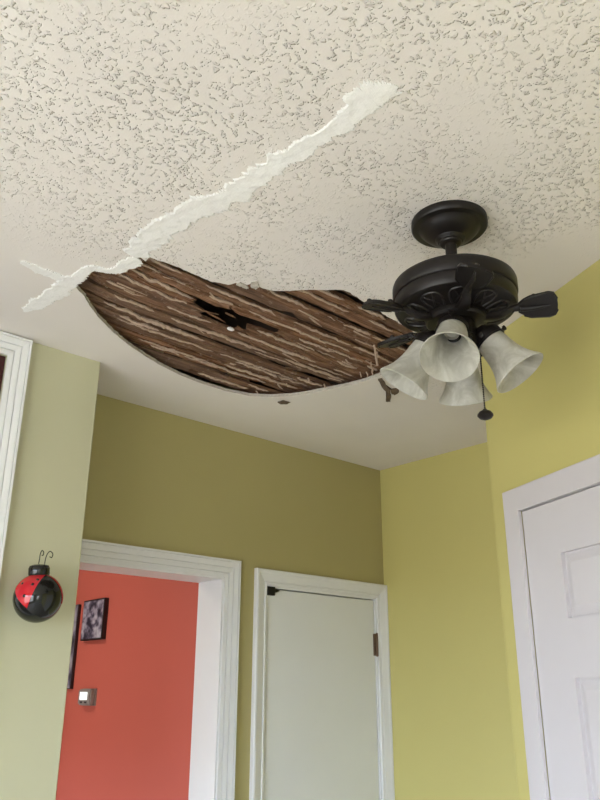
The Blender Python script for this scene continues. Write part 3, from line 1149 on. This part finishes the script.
# pull chain with its flat fob
ch = on_ceil(485, 372, FP.z - 0.315) - FP
ch = Vector((ch.x, ch.y, 0)) * 0.86
bm = bmesh.new()
tube(bm, spline([(0.030 * ch.normalized().x, 0.030 * ch.normalized().y, -0.262), (ch.x * 0.95, ch.y * 0.95, -0.268), (ch.x, ch.y, -0.285), (ch.x, ch.y, -0.34), (ch.x, ch.y, -0.395)], 6), 0.0011, 6)
chain = obj('pull_chain', bm, 'bronze_wear', fan)
z = -0.282
bm = bmesh.new()
while z > -0.392:
    bmesh.ops.create_icosphere(bm, subdivisions=1, radius=0.0019, matrix=Matrix.Translation((ch.x, ch.y, z)))
    z -= 0.0045
bd = obj('chain_beads', bm, 'bronze_wear', chain)
bd['kind'] = 'stuff'
bm = bmesh.new()
lathe(bm, [(0.0, 0.010), (0.003, 0.009), (0.005, 0.006), (0.011, 0.003), (0.0148, -0.002), (0.0150, -0.005), (0.011, -0.010), (0.004, -0.013), (0.0, -0.0135)], 28, Matrix.Translation((ch.x, ch.y, -0.402)))
obj('chain_fob', bm, 'bronze', chain, smooth=True)

# ------------------------------------------------------------------ ladybug ornament on the left wall
n = Vector((0, -1, 0))
BR = 0.0585
bc = on_plane(38, 598, Vector((0, CF - BR, 0)), n)
bug = bpy.data.objects.new('ladybug_ornament', None)
COL.objects.link(bug)
bug.location = bc
tag(bug, 'glossy round red and black ladybug wall ornament with curled wire antennae', 'ornament')
view = (CAM - bc).normalized()


def on_ball(cx, cy):
    """photo pixel -> unit direction on the ball (nearest hit)"""
    d = ray(cx, cy).normalized()
    oc = CAM - bc
    b = oc.dot(d)
    c = oc.length_squared - BR * BR
    disc = b * b - c
    if disc < 0:
        q = CAM - d * b                      # grazing point
        q = CAM + d * (-b)
        return (q - bc).normalized()
    return ((CAM + d * (-b - math.sqrt(disc))) - bc).normalized()


bm = bmesh.new()
bmesh.ops.create_uvsphere(bm, u_segments=48, v_segments=32, radius=BR)
obj('body', bm, 'black_gloss', bug, smooth=True)


def cr(x, y):                                           # crop pixel of the close-up -> photo pixel
    return (5 + x * 70 / 600, 540 + y * 90 / 771)


def wing(name, cuts):
    bm = bmesh.new()
    bmesh.ops.create_uvsphere(bm, u_segments=64, v_segments=40, radius=BR * 1.014)
    for nrm, off in cuts:
        bmesh.ops.bisect_plane(bm, geom=list(bm.verts) + list(bm.edges) + list(bm.faces), plane_co=nrm * off, plane_no=nrm, clear_inner=True)
    w = obj(name, bm, 'red_gloss', bug, smooth=True, recalc=False)
    return w


def gc(a, b, inside):
    nrm = a.cross(b).normalized()
    if nrm.dot(inside) < 0:
        nrm = -nrm
    return (nrm, 0.0)


A, B_, Cc = on_ball(*cr(335, 312)), on_ball(*cr(190, 585)), on_ball(*cr(92, 455))
ins = on_ball(*cr(190, 430))
w1 = wing('wing', [gc(A, B_, ins), gc(B_, Cc, ins)])
A2, B2, C2 = on_ball(*cr(385, 318)), on_ball(*cr(478, 440)), on_ball(*cr(470, 555))
ins2 = (on_ball(*cr(488, 470)) - view * 0.3).normalized()
w2 = wing('wing', [gc(A2, B2, ins2), gc(C2, (C2 - view * 0.8 + Vector((0, 0, 0.25))).normalized(), ins2)])
for px, par in (((150, 372), w1), ((237, 380), w1), ((165, 478), w1), ((280, 340), w1)):
    d = on_ball(*cr(*px))
    bm = bmesh.new()
    m = Matrix.Translation(d * BR * 1.012) @ d.to_track_quat('Z', 'Y').to_matrix().to_4x4()
    lathe(bm, [(0.0, 0.0012), (0.0026, 0.0010), (0.0038, 0.0)], 16, m)
    obj('wing_spot', bm, 'black_gloss', par, smooth=True)
bm = bmesh.new()
hc = on_plane(*cr(293, 255), bc, view) - bc
hd = Vector((hc.x, hc.y, hc.z)).normalized()
m = Matrix.Translation(hd * (BR - 0.008)) @ hd.to_track_quat('Z', 'Y').to_matrix().to_4x4()
lathe(bm, [(0.0, 0.0), (0.0225, 0.0), (0.0255, 0.006), (0.0255, 0.020), (0.0225, 0.0265), (0.014, 0.0295), (0.0, 0.030)], 36, m)
head = obj('head', bm, 'black_gloss', bug, smooth=True)
for pts in ([(288, 205), (296, 165), (303, 120), (318, 90), (332, 105), (326, 130), (314, 132)], [(340, 205), (348, 160), (364, 118), (388, 97), (410, 120), (400, 150), (382, 142)]):
    bm = bmesh.new()
    pw_ = [on_plane(*cr(*p), bc, view) - bc for p in pts]
    tube(bm, spline(pw_, 5), 0.0013, 7)
    obj('antenna', bm, 'wire', bug, smooth=True)
bm = bmesh.new()
add_box(bm, (-0.006, BR * 0.9, 0.01), (0.006, BR + 0.001, 0.03))
obj('hanger', bm, 'wire', bug)

# ------------------------------------------------------------------ pictures and thermostat on the coral wall


def on_hall(x, y, d=0.0):
    return on_plane(x, y, Vector((HU - d, 0, 0)), Vector((1, 0, 0)))


def picture(name, v0, v1, z0, z1, depth, mat, label, border=0.006):
    bm = bmesh.new()
    add_box(bm, (HU - depth, v0, z0), (HU, v1, z1))
    bmesh.ops.bevel(bm, geom=list(bm.edges), offset=0.0015, segments=1, affect='EDGES')
    p = obj(name, bm, 'frame_black')
    bm = bmesh.new()
    add_box(bm, (HU - depth - 0.0012, v0 + border, z0 + border), (HU - depth + 0.001, v1 - border, z1 - border))
    obj('print', bm, mat, p)
    tag(p, label, 'picture', 'pictures on the coral wall')
    return p


a = on_hall(105, 598, 0.02); b = on_hall(80, 641, 0.02)
pic = picture('wall_picture', a.y, b.y, b.z, a.z + 0.002, 0.020, 'print', 'small grey and purple monochrome picture above the thermostat on coral wall')
a2 = on_hall(77, 604, 0.022); 
pic2 = picture('wall_picture', a2.y, a2.y + 0.30, on_hall(67, 689).z, a2.z, 0.014, 'print2', 'tall dark framed picture mostly hidden behind the olive wall corner', 0.003)
t0, t1 = on_hall(90.5, 689, 0.028), on_hall(77, 705, 0.028)
th = bpy.data.objects.new('thermostat', None)
COL.objects.link(th)
th.location = (HU, (t0.y + t1.y) / 2, (t0.z + t1.z) / 2)
tag(th, 'small taupe wall thermostat with a lit white screen on coral wall', 'thermostat')
hy, hz = abs(t1.y - t0.y) / 2, abs(t0.z - t1.z) / 2
bm = bmesh.new()
add_box(bm, (-0.028, -hy, -hz), (-0.004, hy, hz))
bmesh.ops.bevel(bm, geom=list(bm.edges), offset=0.005, segments=2, affect='EDGES')
obj('body', bm, 'thermo', th, smooth=True)
bm = bmesh.new()
add_box(bm, (-0.006, -hy * 1.08, -hz * 1.06), (0.0, hy * 1.08, hz * 1.06))
obj('back_plate', bm, 'thermo', th)
bm = bmesh.new()
add_box(bm, (-0.0295, -hy * 0.55, -hz * 0.35), (-0.0275, hy * 0.62, hz * 0.62))
obj('screen', bm, 'screen', th)
for y in (-0.35, 0.35):
    bm = bmesh.new()
    add_box(bm, (-0.0295, hy * y - 0.008, -hz * 0.75), (-0.0275, hy * y + 0.008, -hz * 0.55))
    obj('button', bm, 'frame_black', th)
